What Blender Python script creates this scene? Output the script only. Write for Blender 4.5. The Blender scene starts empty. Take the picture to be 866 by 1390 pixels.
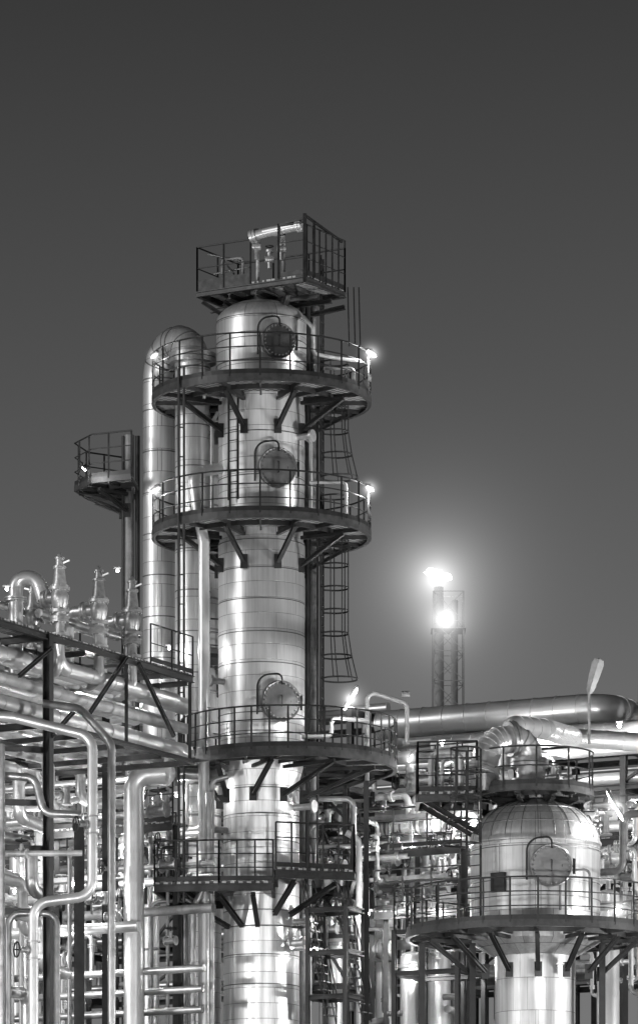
import bpy, math, random
from mathutils import Vector, Matrix
random.seed(7)
F=6500.0; D0=130.0; HZ=2000.0; EYE=1.6
def G(px,py,d=0.0):
    D=D0+d
    if py>=1318: return Vector(((px-433)*D/F,d,.05))
    return Vector(((px-433)*D/F, d, EYE+(HZ-py)*D/F))
def gx(px,d=0.0): return (px-433)*(D0+d)/F
def gz(py,d=0.0): return EYE+(HZ-py)*(D0+d)/F
def sin(a): return math.sin(math.radians(a))
def cos(a): return math.cos(math.radians(a))
scene=bpy.context.scene
COL=scene.collection
# ---------------------------------------------------------------- materials
def newmat(name):
    m=bpy.data.materials.new(name); m.use_nodes=True
    nt=m.node_tree; return m,nt,nt.nodes['Principled BSDF']
def N(nt,t,**k):
    n=nt.nodes.new(t)
    for a,b in k.items(): setattr(n,a,b)
    return n
def ramp(nt,src,a,b,p0=0.3,p1=0.7):
    r=N(nt,'ShaderNodeMapRange'); nt.links.new(src,r.inputs[0])
    r.inputs[1].default_value=p0; r.inputs[2].default_value=p1
    r.inputs[3].default_value=a; r.inputs[4].default_value=b
    return r.outputs[0]
def mat_simple(name,c0,c1,metal,r0,r1,scale=3.0,bump=0.0,bscale=6.0,stretch=None,rmin=.6):
    m,nt,b=newmat(name)
    tc=N(nt,'ShaderNodeTexCoord'); mp=N(nt,'ShaderNodeMapping')
    nt.links.new(tc.outputs['Object'],mp.inputs[0])
    if stretch: mp.inputs['Scale'].default_value=stretch
    n=N(nt,'ShaderNodeTexNoise'); n.inputs['Scale'].default_value=scale; n.inputs['Detail'].default_value=6; n.inputs['Roughness'].default_value=.65
    nt.links.new(mp.outputs[0],n.inputs['Vector'])
    oi=N(nt,'ShaderNodeObjectInfo')
    v=ramp(nt,n.outputs[0],c0,c1)
    rv=ramp(nt,oi.outputs['Random'],rmin,1.15,0,1)
    mu=N(nt,'ShaderNodeMath',operation='MULTIPLY'); nt.links.new(v,mu.inputs[0]); nt.links.new(rv,mu.inputs[1])
    nt.links.new(mu.outputs[0],b.inputs['Base Color'])
    b.inputs['Metallic'].default_value=metal
    nt.links.new(ramp(nt,n.outputs[0],r0,r1),b.inputs['Roughness'])
    if bump:
        n2=N(nt,'ShaderNodeTexNoise'); n2.inputs['Scale'].default_value=bscale; n2.inputs['Detail'].default_value=3
        nt.links.new(tc.outputs['Object'],n2.inputs['Vector'])
        bp=N(nt,'ShaderNodeBump'); bp.inputs['Strength'].default_value=bump; bp.inputs['Distance'].default_value=.05
        nt.links.new(n2.outputs[0],bp.inputs['Height']); nt.links.new(bp.outputs[0],b.inputs['Normal'])
    return m
def mat_clad(name,R,row,width,c=0.62,metal=.7):
    m,nt,b=newmat(name); L=nt.links.new
    tc=N(nt,'ShaderNodeTexCoord'); sp=N(nt,'ShaderNodeSeparateXYZ'); L(tc.outputs['Object'],sp.inputs[0])
    at=N(nt,'ShaderNodeMath',operation='ARCTAN2'); L(sp.outputs[0],at.inputs[0]); L(sp.outputs[1],at.inputs[1])
    mr=N(nt,'ShaderNodeMath',operation='MULTIPLY'); L(at.outputs[0],mr.inputs[0]); mr.inputs[1].default_value=R
    cb=N(nt,'ShaderNodeCombineXYZ'); L(mr.outputs[0],cb.inputs[0]); L(sp.outputs[2],cb.inputs[1])
    br=N(nt,'ShaderNodeTexBrick'); L(cb.outputs[0],br.inputs['Vector'])
    br.inputs['Scale'].default_value=1; br.inputs['Brick Width'].default_value=width; br.inputs['Row Height'].default_value=row
    br.inputs['Mortar Size'].default_value=.007; br.inputs['Mortar Smooth'].default_value=.2
    br.inputs['Color1'].default_value=(c*.9,)*3+(1,); br.inputs['Color2'].default_value=(c*1.06,)*3+(1,); br.inputs['Mortar'].default_value=(.16,.16,.16,1)
    mp=N(nt,'ShaderNodeMapping'); L(tc.outputs['Object'],mp.inputs[0]); mp.inputs['Scale'].default_value=(6,6,.25)
    n=N(nt,'ShaderNodeTexNoise'); L(mp.outputs[0],n.inputs['Vector']); n.inputs['Scale'].default_value=2.2; n.inputs['Detail'].default_value=8; n.inputs['Roughness'].default_value=.7
    st=ramp(nt,n.outputs[0],.8,1.05,.32,.62)
    bw=N(nt,'ShaderNodeRGBToBW'); L(br.outputs[0],bw.inputs[0])
    mu=N(nt,'ShaderNodeMath',operation='MULTIPLY'); L(bw.outputs[0],mu.inputs[0]); L(st,mu.inputs[1])
    L(mu.outputs[0],b.inputs['Base Color'])
    b.inputs['Metallic'].default_value=metal
    n3=N(nt,'ShaderNodeTexNoise'); L(mp.outputs[0],n3.inputs['Vector']); n3.inputs['Scale'].default_value=1.6; n3.inputs['Detail'].default_value=5
    L(ramp(nt,n3.outputs[0],.34,.46),b.inputs['Roughness'])
    n2=N(nt,'ShaderNodeTexNoise'); L(tc.outputs['Object'],n2.inputs['Vector']); n2.inputs['Scale'].default_value=1.6; n2.inputs['Detail'].default_value=1
    ad=N(nt,'ShaderNodeMath',operation='SUBTRACT'); L(n2.outputs[0],ad.inputs[0]); 
    m3=N(nt,'ShaderNodeMath',operation='MULTIPLY'); L(br.outputs['Fac'],m3.inputs[0]); m3.inputs[1].default_value=.4; L(m3.outputs[0],ad.inputs[1])
    bp=N(nt,'ShaderNodeBump'); bp.inputs['Strength'].default_value=.4; bp.inputs['Distance'].default_value=.03; L(ad.outputs[0],bp.inputs['Height']); L(bp.outputs[0],b.inputs['Normal'])
    return m
def mat_emit(name,s):
    m,nt,b=newmat(name)
    b.inputs['Base Color'].default_value=(.8,.8,.8,1)
    b.inputs['Emission Color'].default_value=(1,1,1,1); b.inputs['Emission Strength'].default_value=s
    return m
M_CLAD=mat_clad('column_cladding',1.17,.42,1.3,.66)
M_CLAD2=mat_clad('vessel_cladding',1.6,.85,.62,.6)
M_CLADP=mat_clad('vapour_pipe_cladding',.48,.62,1.45,.64)
M_PIPE=mat_simple('aluminium_jacket',.42,.68,.7,.28,.42,2.5,.2,5)
M_CLEAN=mat_simple('clean_aluminium_jacket',.6,.72,.6,.3,.42,1.2,.06,2,rmin=.9)
M_WHITE=mat_simple('pale_painted_pipe',.36,.6,.15,.3,.45,3,.1,9,rmin=.55)
M_GREY=mat_simple('grey_painted_pipe',.14,.28,.2,.4,.55,3,.1,9)
M_STEEL=mat_simple('dark_painted_steel',.014,.034,.2,.4,.6,5)
M_RIM=mat_simple('rim_steel',.03,.07,.3,.4,.6,5)
M_GALV=mat_simple('galvanised_steel',.2,.38,.6,.38,.55,6)
M_SEAM=mat_simple('seam_strap',.14,.24,.6,.4,.5,6)
M_RACK=mat_simple('rack_steel',.03,.07,.3,.45,.6,4)
M_VALVE=mat_simple('valve_body',.36,.6,.55,.28,.45,8,.1,20)
M_COVER=mat_simple('hatch_cover',.2,.28,.6,.3,.42,2,.12,4,rmin=.95)
M_COVERD=mat_simple('dark_hatch_cover',.09,.15,.6,.3,.45,2,.15,4,rmin=.95)
M_FLARE=mat_simple('haze_toned_flare_steel',.28,.32,.0,.85,.95,.4,rmin=.95)  # pale base colour stands in for distance haze over the tower
M_TUBE=mat_emit('lamp_tube',10)
M_BULB=mat_emit('bulb',40)
M_FLAME=mat_emit('flame',8)
M_BEACON=mat_emit('beacon',1.5)
M_CONC=mat_simple('concrete',.2,.32,0,.8,.95,2,.2,8)
M_GROUND=mat_simple('gravel_ground',.06,.12,0,.9,1,.5)
def mat_grating():
    m,nt,b=newmat('deck_grating'); L=nt.links.new
    tc=N(nt,'ShaderNodeTexCoord'); ck=N(nt,'ShaderNodeTexChecker'); L(tc.outputs['Object'],ck.inputs[0]); ck.inputs['Scale'].default_value=9
    ck.inputs[1].default_value=(.05,.05,.05,1); ck.inputs[2].default_value=(.4,.4,.4,1)
    L(ck.outputs[0],b.inputs['Base Color']); b.inputs['Roughness'].default_value=.55; b.inputs['Metallic'].default_value=.3
    return m
M_GRAT=mat_grating()
# ---------------------------------------------------------------- mesh builder
class MB:
    def __init__(s): s.v=[]; s.f=[]
    def add(s,vs,fs):
        o=len(s.v); s.v+= [Vector(x) for x in vs]; s.f+=[tuple(i+o for i in f) for f in fs]
    def tube(s,path,r,seg=12,caps=True,closed=False):
        P=[Vector(p) for p in path]; n=len(P)
        rs=r if isinstance(r,(list,tuple)) else [r]*n
        T=[]
        for i in range(n):
            if closed: t=P[(i+1)%n]-P[i-1]
            elif i==0: t=P[1]-P[0]
            elif i==n-1: t=P[-1]-P[-2]
            else: t=(P[i+1]-P[i]).normalized()+(P[i]-P[i-1]).normalized()
            if t.length<1e-9: t=Vector((0,0,1))
            T.append(t.normalized())
        a=Vector((0,0,1)) if abs(T[0].z)<.9 else Vector((1,0,0))
        U=(a-T[0]*a.dot(T[0])).normalized(); vs=[]; fs=[]
        for i in range(n):
            U=(U-T[i]*U.dot(T[i])).normalized(); W=T[i].cross(U)
            for k in range(seg):
                c=2*math.pi*k/seg
                vs.append(P[i]+(U*math.cos(c)+W*math.sin(c))*rs[i])
        m=n if closed else n-1
        for i in range(m):
            j=(i+1)%n
            for k in range(seg):
                l=(k+1)%seg
                fs.append((i*seg+k,i*seg+l,j*seg+l,j*seg+k))
        if caps and not closed:
            fs.append(tuple(range(seg-1,-1,-1))); fs.append(tuple((n-1)*seg+k for k in range(seg)))
        s.add(vs,fs); return s
    def cyl(s,p0,p1,r,r1=None,seg=16):
        return s.tube([p0,p1],[r,r if r1 is None else r1],seg)
    def extr(s,prof,p0,p1,up=None):
        p0=Vector(p0); p1=Vector(p1); t=(p1-p0).normalized()
        up=Vector(up) if up else (Vector((0,0,1)) if abs(t.z)<.95 else Vector((0,1,0)))
        W=t.cross(up).normalized(); U=W.cross(t); n=len(prof)
        vs=[p0+W*a+U*b for a,b in prof]+[p1+W*a+U*b for a,b in prof]
        fs=[(i,(i+1)%n,(i+1)%n+n,i+n) for i in range(n)]+[tuple(range(n-1,-1,-1)),tuple(range(n,2*n))]
        s.add(vs,fs); return s
    def beam(s,p0,p1,w,h,up=None):
        return s.extr([(-w/2,-h/2),(w/2,-h/2),(w/2,h/2),(-w/2,h/2)],p0,p1,up)
    def ibeam(s,p0,p1,w,h,up=None,t=.025):
        a=w/2;b=h/2;c=t/2
        return s.extr([(-a,-b),(a,-b),(a,-b+t),(c,-b+t),(c,b-t),(a,b-t),(a,b),(-a,b),(-a,b-t),(-c,b-t),(-c,-b+t),(-a,-b+t)],p0,p1,up)
    def lathe(s,cx,cy,prof,seg=48,caps=True):
        vs=[];fs=[];n=len(prof)
        for r,z in prof:
            for k in range(seg):
                a=2*math.pi*k/seg; vs.append((cx+r*math.sin(a),cy-r*math.cos(a),z))
        for i in range(n-1):
            for k in range(seg):
                l=(k+1)%seg; fs.append((i*seg+k,i*seg+l,(i+1)*seg+l,(i+1)*seg+k))
        if caps: fs.append(tuple(range(seg-1,-1,-1))); fs.append(tuple((n-1)*seg+k for k in range(seg)))
        s.add(vs,fs); return s
    def sector(s,ci,ri,co,ro,z0,z1,a0=0,a1=360,seg=64):
        full=abs(a1-a0)>=359.9; n=seg if full else seg+1; vs=[];fs=[]
        for k in range(n):
            a=math.radians(a0+(a1-a0)*k/seg); sn=math.sin(a); cs=-math.cos(a)
            for z in (z0,z1):
                vs.append((ci[0]+ri*sn,ci[1]+ri*cs,z)); vs.append((co[0]+ro*sn,co[1]+ro*cs,z))
        m=seg
        for k in range(m):
            l=(k+1)%n; a=4*k;b=4*l
            fs+=[(a,a+1,b+1,b),(a+2,b+2,b+3,a+3),(a+1,a+3,b+3,b+1),(a,b,b+2,a+2)]
        if not full:
            fs.append((0,2,3,1)); e=4*(n-1); fs.append((e,e+1,e+3,e+2))
        s.add(vs,fs); return s
    def prism(s,poly,z0,z1):
        n=len(poly); vs=[(p[0],p[1],z0) for p in poly]+[(p[0],p[1],z1) for p in poly]
        fs=[(i,(i+1)%n,(i+1)%n+n,i+n) for i in range(n)]+[tuple(range(n-1,-1,-1)),tuple(range(n,2*n))]
        s.add(vs,fs); return s
    def sphere(s,c,r,sz=1.0,seg=20,rings=10):
        prof=[(max(r*math.sin(math.pi*i/rings),.001),c[2]-r*sz*math.cos(math.pi*i/rings)) for i in range(rings+1)]
        return s.lathe(c[0],c[1],prof,seg)
WO={}
def put(ob,origin,parent):
    origin=Vector(origin)
    COL.objects.link(ob)
    if parent is not None:
        ob.parent=parent; ob.location=origin-WO[parent.name]
    else: ob.location=origin
    WO[ob.name]=origin
def mk(name,mb,mat,parent=None,label=None,cat=None,group=None,smooth=True,origin=None,kind=None):
    if origin is None:
        xs=[p.x for p in mb.v]; ys=[p.y for p in mb.v]; zs=[p.z for p in mb.v]
        origin=Vector(((min(xs)+max(xs))/2,(min(ys)+max(ys))/2,min(zs)))
    origin=Vector(origin)
    me=bpy.data.meshes.new(name); me.from_pydata([p-origin for p in mb.v],[],mb.f); me.update()
    me.materials.append(mat)
    if smooth:
        me.polygons.foreach_set('use_smooth',[True]*len(me.polygons)); me.set_sharp_from_angle(angle=math.radians(38))
    ob=bpy.data.objects.new(name,me); put(ob,origin,parent)
    tag(ob,label,cat,group,kind); return ob
def tag(ob,label=None,cat=None,group=None,kind=None):
    if label: ob['label']=label
    if cat: ob['category']=cat
    if group: ob['group']=group
    if kind: ob['kind']=kind
def thing(name,loc,label,cat,group=None):
    e=bpy.data.objects.new(name,None); e.empty_display_size=.3; put(e,loc,None); tag(e,label,cat,group); return e
def fillet(pts,R,seg=8):
    P=[Vector(p) for p in pts]; out=[P[0]]
    for i in range(1,len(P)-1):
        a=(P[i-1]-P[i]); b=(P[i+1]-P[i]); la,lb=a.length,b.length; a.normalize(); b.normalize()
        ang=a.angle(b)
        if ang>3.05: out.append(P[i]); continue
        t=min(R/math.tan(ang/2),la*.48,lb*.48); r=t*math.tan(ang/2)
        bis=(a+b).normalized(); c=P[i]+bis*(r/math.sin(ang/2))
        s0=P[i]+a*t-c; s1=P[i]+b*t-c; tot=s0.angle(s1)
        for k in range(seg+1):
            f=k/seg
            out.append(c+(s0*math.sin((1-f)*tot)+s1*math.sin(f*tot))/math.sin(tot))
    out.append(P[-1]); return out
def pipemesh(pts,r,bend=None,seam=1.1,flange=False,seg=18,endfl=False,bseg=8):
    mb=MB(); bend=bend or r*2.6
    path=fillet(pts,bend,bseg); mb.tube(path,r,seg)
    if bseg<6:
        for i in range(1,len(path)-1):
            t=(path[i+1]-path[i-1]).normalized(); mb.cyl(path[i]-t*.02,path[i]+t*.02,r*1.05,seg=seg)
    for i in range(len(path)-1):
        a,b=path[i],path[i+1]; L=(b-a).length
        if L<r*1.5: continue
        t=(b-a).normalized(); n=max(1,int(L/seam))
        if r>.09:
            for k in range(n+1):
                c=a+t*(L*k/n); mb.cyl(c-t*.022,c+t*.022,r*1.05,seg=seg)
        if flange and L>r*4:
            for q in (.12,.88):
                c=a+t*L*q
                mb.cyl(c-t*.05,c-t*.008,r*1.55,seg=seg); mb.cyl(c+t*.008,c+t*.05,r*1.55,seg=seg)
    if endfl:
        for a,b in ((path[0],path[1]),(path[-1],path[-2])):
            t=(b-a).normalized(); mb.cyl(a,a+t*.07,r*1.35,seg=seg); mb.cyl(a+t*.085,a+t*.155,r*1.35,seg=seg)
    return mb
def pipe(pts,r,mat=None,label='silver insulated process pipe with banded cladding',bend=None,seam=1.1,flange=False,group=None,parent=None,name='process_pipe',seg=16,endfl=False,bseg=8):
    mb=pipemesh(pts,r,bend,seam,flange,seg,endfl,bseg)
    return mk(name,mb,mat or M_PIPE,parent,None if parent else label,None if parent else 'pipe',group)
def resample(P,sp,closed=False):
    P=[Vector(p) for p in P]
    if closed: P=P+[P[0]]
    L=sum((P[i+1]-P[i]).length for i in range(len(P)-1)); n=max(1,round(L/sp)); step=L/n
    out=[P[0].copy()]; acc=0; nxt=step
    for i in range(len(P)-1):
        d=(P[i+1]-P[i]).length
        while nxt<=acc+d+1e-6 and len(out)<=n:
            out.append(P[i].lerp(P[i+1],(nxt-acc)/d)); nxt+=step
        acc+=d
    if closed: out=out[:n]
    return out
def railmesh(pts,h=1.1,sp=.85,closed=False,r=.024,toe=True,mid=2):
    mb=MB(); Z=Vector((0,0,1))
    for p in resample(pts,sp,closed): mb.beam(p-Z*.05,p+Z*h,.05,.05)
    for k in range(mid+1):
        hh=h*(k+1)/(mid+1)
        q=[Vector(p)+Z*hh for p in pts]
        mb.tube(q,r if k==mid else r*.7,6,closed=closed)
    if toe:
        Q=[Vector(p) for p in pts]; 
        if closed: Q=Q+[Q[0]]
        for a,b in zip(Q,Q[1:]): mb.beam(a+Z*.08,b+Z*.08,.012,.12)
    return mb
def arc(c,r,z,a0,a1,n=48,closed=False):
    m=n if closed else n+1
    return [Vector((c[0]+r*sin(a0+(a1-a0)*k/n),c[1]-r*cos(a0+(a1-a0)*k/n),z)) for k in range(m)]
def ring_platform(parent,ci,ri,co,ro,z,a0=0,a1=360,fascia=.2,brk=(),drop=.75,sp=.8,railh=1.1,rail=True,seg=64,mid=2):
    closed=abs(a1-a0)>359
    deck=mk('service_platform',MB().sector(ci,ri+.02,co,ro-.03,z-.07,z,a0,a1,seg),M_GRAT,parent,smooth=False)
    mk('rim_beam',MB().sector(co,ro-.028,co,ro,z-fascia,z+.02,a0,a1,seg).sector(co,ro-.11,co,ro-.03,z-fascia,z-fascia+.02,a0,a1,seg),M_RIM,deck,smooth=False)
    n=max(3,int((a1-a0)/22)); mb=MB()
    for k in range(n+ (0 if closed else 1)):
        a=a0+(a1-a0)*k/n
        p0=Vector((ci[0]+(ri+.03)*sin(a),ci[1]-(ri+.03)*cos(a),z-.13)); p1=Vector((co[0]+(ro-.12)*sin(a),co[1]-(ro-.12)*cos(a),z-.13))
        mb.beam(p0,p1,.05,.1)
    rm=(ri+ro)/2; cm=((ci[0]+co[0])/2,(ci[1]+co[1])/2)
    mb.sector(cm,rm-.03,cm,rm+.03,z-.2,z-.072,a0,a1,seg)
    mk('joist',mb,M_STEEL,deck,smooth=False)
    for a in brk:
        mb=MB(); p1=Vector((co[0]+(ro*.84)*sin(a),co[1]-(ro*.84)*cos(a),z-.25)); p0=Vector((ci[0]+(ri+.02)*sin(a),ci[1]-(ri+.02)*cos(a),z-.25))
        pl=p0-Vector((0,0,drop)); mb.ibeam(pl,p1,.11,.11); mb.beam(p0,p1,.09,.09)
        mb.beam(pl-Vector((0,0,.18)),pl+Vector((0,0,.2)),.2,.05)
        mk('bracket',mb,M_STEEL,deck,smooth=False)
    if rail:
        mk('railing',railmesh(arc(co,ro-.02,z,a0,a1,min(56,seg),closed),railh,sp,closed,mid=mid),M_STEEL,deck,smooth=False)
    return deck
def poly_platform(parent,poly,z,railed=None,railh=1.1,mat=None,th=.24,sp=.7,rail=True,mid=2):
    deck=mk('service_platform',MB().prism(poly,z-.06,z),M_GRAT,parent,smooth=False)
    mb=MB(); n=len(poly)
    for i in range(n):
        a=Vector((*poly[i],z-th/2-.062)); b=Vector((*poly[(i+1)%n],z-th/2-.062)); mb.ibeam(a,b,.1,th)
    a=Vector((*poly[0],0)); b=Vector((*poly[1],0)); d=Vector((*poly[-1],0))
    for k in range(1,5):
        f=k/5; mb.beam(a.lerp(b,f)+Vector((0,0,z-.15)),(d+(b-a)*f)+Vector((0,0,z-.15)),.06,.12)
    mk('rim_beam',mb,M_RIM,deck,smooth=False)
    if rail:
        idx=railed if railed is not None else list(range(n))
        mb=MB()
        for i in idx:
            sub=railmesh([Vector((*poly[i],z)),Vector((*poly[(i+1)%n],z))],railh,sp,mid=mid); mb.add(sub.v,sub.f)
        mk('railing',mb,M_STEEL,deck,smooth=False)
    return deck
def ladder(parent,x,y,z0,z1,ang,cage=True,w=.46,mat=None,cz=2.1,name='caged_ladder'):
    ux,uy=cos(ang),sin(ang); ox,oy=sin(ang),-cos(ang)
    mb=MB()
    for s in (-1,1):
        mb.beam((x+ux*s*w/2,y+uy*s*w/2,z0),(x+ux*s*w/2,y+uy*s*w/2,z1+1.0),.06,.03)
    z=z0+.2
    while z<z1+.9:
        mb.cyl((x-ux*w/2,y-uy*w/2,z),(x+ux*w/2,y+uy*w/2,z),.014,seg=6); z+=.28
    if cage:
        hz=z0+cz; n=max(2,int((z1+1-hz)/.6)); 
        def pt(a,zz,R=.37):
            c=.35+(R-.37)*.9
            dx,dy=sin(a)*R,cos(a)*R+c
            return Vector((x+ux*dx+ox*dy,y+uy*dx+oy*dy,zz))
        zs=[hz+(z1+1-hz)*k/n for k in range(n+1)]
        for k,zz in enumerate(zs):
            R=.50 if k==0 else (.42 if k==1 else .37)
            pts=[Vector((x-ux*w/2,y-uy*w/2,zz))]+[pt(a,zz,R) for a in range(-120,121,12)]+[Vector((x+ux*w/2,y+uy*w/2,zz))]
            mb.tube(pts,.024,6)
        for a in (-100,-50,0,50,100):
            mb.beam(pt(a,zs[2]),pt(a,z1+1),.03,.012); mb.beam(pt(a,zs[0],.5),pt(a,zs[1],.42),.03,.012); mb.beam(pt(a,zs[1],.42),pt(a,zs[2]),.03,.012)
    return mk(name,mb,mat or M_STEEL,parent,smooth=False)
def manhole(parent,cx,cy,R,z,ang,r=.5,davit=True,cm=None):
    o=Vector((sin(ang),-cos(ang),0)); t=Vector((cos(ang),sin(ang),0)); Z=Vector((0,0,1)); c=Vector((cx,cy,z))+o*(R-.05)
    mb=MB(); mb.cyl(c,c+o*.26,r*.84,seg=40); mb.cyl(c+o*.24,c+o*.32,r,seg=48)
    base=mk('manhole_hatch',mb,M_SEAM,parent)
    mb=MB(); mb.cyl(c+o*.345,c+o*.42,r,seg=48)
    mb.tube([c+o*.42+(t*math.cos(k*.15708)+Z*math.sin(k*.15708))*r*.97 for k in range(40)],.03,6,closed=True)
    mk('cover',mb,cm or M_COVER,base)
    mb=MB()
    for k in range(24):
        a=2*math.pi*k/24; q=c+(t*math.cos(a)+Z*math.sin(a))*r*.87
        mb.cyl(q+o*.22,q+o*.475,.024,seg=6)
    mk('bolt_ring',mb,M_GALV,base,smooth=False)
    mb=MB(); q=c+o*.3+t*(r+.08); mb.cyl(q-Z*.2,q+Z*.2,.035,seg=8); mb.beam(q,c+o*.40+t*r*.5,.05,.06); mb.tube(fillet([c+o*.42-Z*.14,c+o*.5-Z*.14,c+o*.5+Z*.14,c+o*.42+Z*.14],.05,4),.014,6); mk('hinge',mb,M_STEEL,base)
    if davit:
        q=c+o*.15-t*(r+.05); mb=MB(); mb.tube(fillet([q-Z*.35,q+Z*(r+.16),q+Z*(r+.2)+t*(r+.05)+o*.3,c+o*.5+Z*(r*.8)],.36,8),.026,8); mk('davit_arm',mb,M_STEEL,base)
    return base
def point(parent,p,power,r=.08,name='light'):
    l=bpy.data.lights.new('lamp_light','POINT'); l.energy=power; l.shadow_soft_size=r; l.color=(1,1,1)
    ob=bpy.data.objects.new('lamp_light',l); put(ob,p,parent); return ob
def glow_haze(c,R,k,a,name,parent,rate=.3,seg=32):  # self-emitting volume that imitates light scattered round a source
    m=bpy.data.materials.new(name); m.use_nodes=True; nt=m.node_tree; nt.nodes.clear(); Lk=nt.links.new
    out=N(nt,'ShaderNodeOutputMaterial'); em=N(nt,'ShaderNodeEmission'); Lk(em.outputs[0],out.inputs['Volume'])
    tc=N(nt,'ShaderNodeTexCoord'); ln=N(nt,'ShaderNodeVectorMath',operation='LENGTH'); Lk(tc.outputs['Object'],ln.inputs[0])
    def mth(op,x,y):
        q=N(nt,'ShaderNodeMath',operation=op)
        for i,w in enumerate((x,y)):
            if isinstance(w,(int,float)): q.inputs[i].default_value=w
            else: Lk(w,q.inputs[i])
        return q.outputs[0]
    r=ln.outputs['Value']; r2=mth('MULTIPLY',r,r); den=mth('ADD',r2,a*a); inv=mth('DIVIDE',k,den)
    x=mth('DIVIDE',r,R); x=mth('SUBTRACT',1.0,x); x=mth('MAXIMUM',x,0.0); x=mth('MULTIPLY',x,x)
    Lk(mth('MULTIPLY',inv,x),em.inputs['Strength'])
    try: m.cycles.volume_step_rate=rate
    except Exception as ex: print(ex)
    mb=MB().sphere(c,R,1.0,seg,seg//2); return mk('glow_volume',mb,m,parent,origin=c)
def tube_lamp(p0,p1,power=150,group='lit tube lamps in the refinery',label='lit fluorescent tube lamp on a steel bracket',off=None,parent=None,r=.04,glow=0):
    p0=Vector(p0);p1=Vector(p1);Z=Vector((0,0,1))
    if parent is None: e=thing('tube_lamp',(p0+p1)/2,label,'lamp',group)
    else:
        e=mk('tube_lamp',MB().beam((p0+p1)/2+Z*.11,(p0+p1)/2+Z*.14,.05,.05),M_STEEL,parent,smooth=False)
    mk('housing',MB().beam(p0+Z*.07,p1+Z*.07,.1,.05),M_STEEL,e,smooth=False)
    mk('tube',MB().tube([p0,p0.lerp(p1,.12),p0.lerp(p1,.88),p1],[r*.4,r,r,r*.4],10),M_TUBE,e)
    point(e,(p0+p1)/2+(off or Vector((0,-.35,-.2))),power)
    if glow: glow_haze((p0+p1)/2,glow,.06,.06,'lamp_glow',e,.5,16)
    return e
# ---------------------------------------------------------------- setting
g=MB(); g.add([(-3000,-400,0),(3000,-400,0),(3000,6000,0),(-3000,6000,0)],[(0,1,2,3)])
mk('ground',g,M_GROUND,kind='structure',smooth=False,origin=(0,0,0))
# ---------------------------------------------------------------- main column
CX=gx(355); CY=0.0; RC=1.17
col=thing('distillation_column',(CX,CY,0),'tall silver clad distillation column with ring platforms','column')
zt=gz(440); zE=gz(1212)
prof=[(1.03,0.3),(1.03,gz(1062)),(1.17,gz(1035)),(1.17,gz(742)),(1.13,gz(735)),(1.17,gz(722)),(1.17,gz(506)),(1.22,gz(500)),(1.22,zt)]
for k in range(1,9):
    a=k*11.0; prof.append((1.22*cos(a),zt+.62*sin(a)))
mk('shell',MB().lathe(CX,CY,prof,72),M_CLAD,col,origin=(CX,CY,0))
mk('skirt',MB().lathe(CX,CY,[(1.35,0),(1.35,.15),(1.12,.3)],48),M_CONC,col)
mb=MB()
for py in (440,470,500,596,655,742,780,822,866,908,975,1000):
    z=gz(py); R=1.22 if py<=500 else 1.17
    mb.lathe(CX,CY,[(R-.01,z-.016),(R+.01,z-.012),(R+.01,z+.012),(R-.01,z+.016)],64,False)
for py in (1075,1110,1146,1240,1262,1300,1340): 
    z=gz(py); mb.lathe(CX,CY,[(1.02,z-.016),(1.04,z-.012),(1.04,z+.012),(1.02,z+.016)],64,False)
mk('cladding_strap',mb,M_SEAM,col)
mk('top_nozzle',MB().lathe(CX,CY,[(.28,zt+.5),(.28,zt+.72),(.42,zt+.73),(.42,zt+.83),(.28,zt+.84),(.28,zt+1.0)],24),M_VALVE,col)
for (mx,my,mr,cm_) in ((378,463,.46,M_COVERD),(377,635,.52,M_COVER),(381,952,.54,M_COVERD)):
    manhole(col,CX,CY,RC+.03,gz(my,-1.4),math.degrees(math.asin((mx-355)/74)),mr,cm=cm_)
RP=2.98
bp=(-62,-22,22,62,105,-105,150,-150)
pB=ring_platform(col,(CX,CY),1.20,(CX,CY),RP,gz(541),brk=bp,fascia=.18)
pC=ring_platform(col,(CX,CY),1.20,(CX,CY),RP,gz(723),brk=bp,fascia=.18)
cD=(gx(392),-.1)
pD=ring_platform(col,(CX,CY),1.2,cD,2.94,gz(1036),brk=(-50,-10,30,70,110,-110),fascia=.24,sp=.5)
polyE=[(gx(214),-2.3),(gx(300),-2.6),(gx(372),-2.6),(gx(372),1.4),(gx(240),1.4)]
pE=poly_platform(col,polyE,zE,railed=[0,1,4],th=.2,sp=.5)
zE2=gz(1196)
polyE2=[(gx(376),-3.0),(gx(480),-2.4),(gx(476),1.2),(gx(376),1.2)]
pE2=poly_platform(col,polyE2,zE2,railed=[0,1,2],th=.22,sp=.42,railh=1.2)
for (a,b,p_,z_) in ((gx(300),-2.0,pE,zE),(gx(345),-2.3,pE,zE),(gx(400),-2.4,pE2,zE2),(gx(455),-1.8,pE2,zE2),(gx(245),-1.5,pE,zE)):
    d=Vector((a-CX,b-CY,0)).normalized(); mk('bracket',MB().ibeam(Vector((CX,CY,z_-1.0))+d*1.05,Vector((a,b,z_-.3)),.12,.12),M_STEEL,p_,smooth=False)
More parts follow.
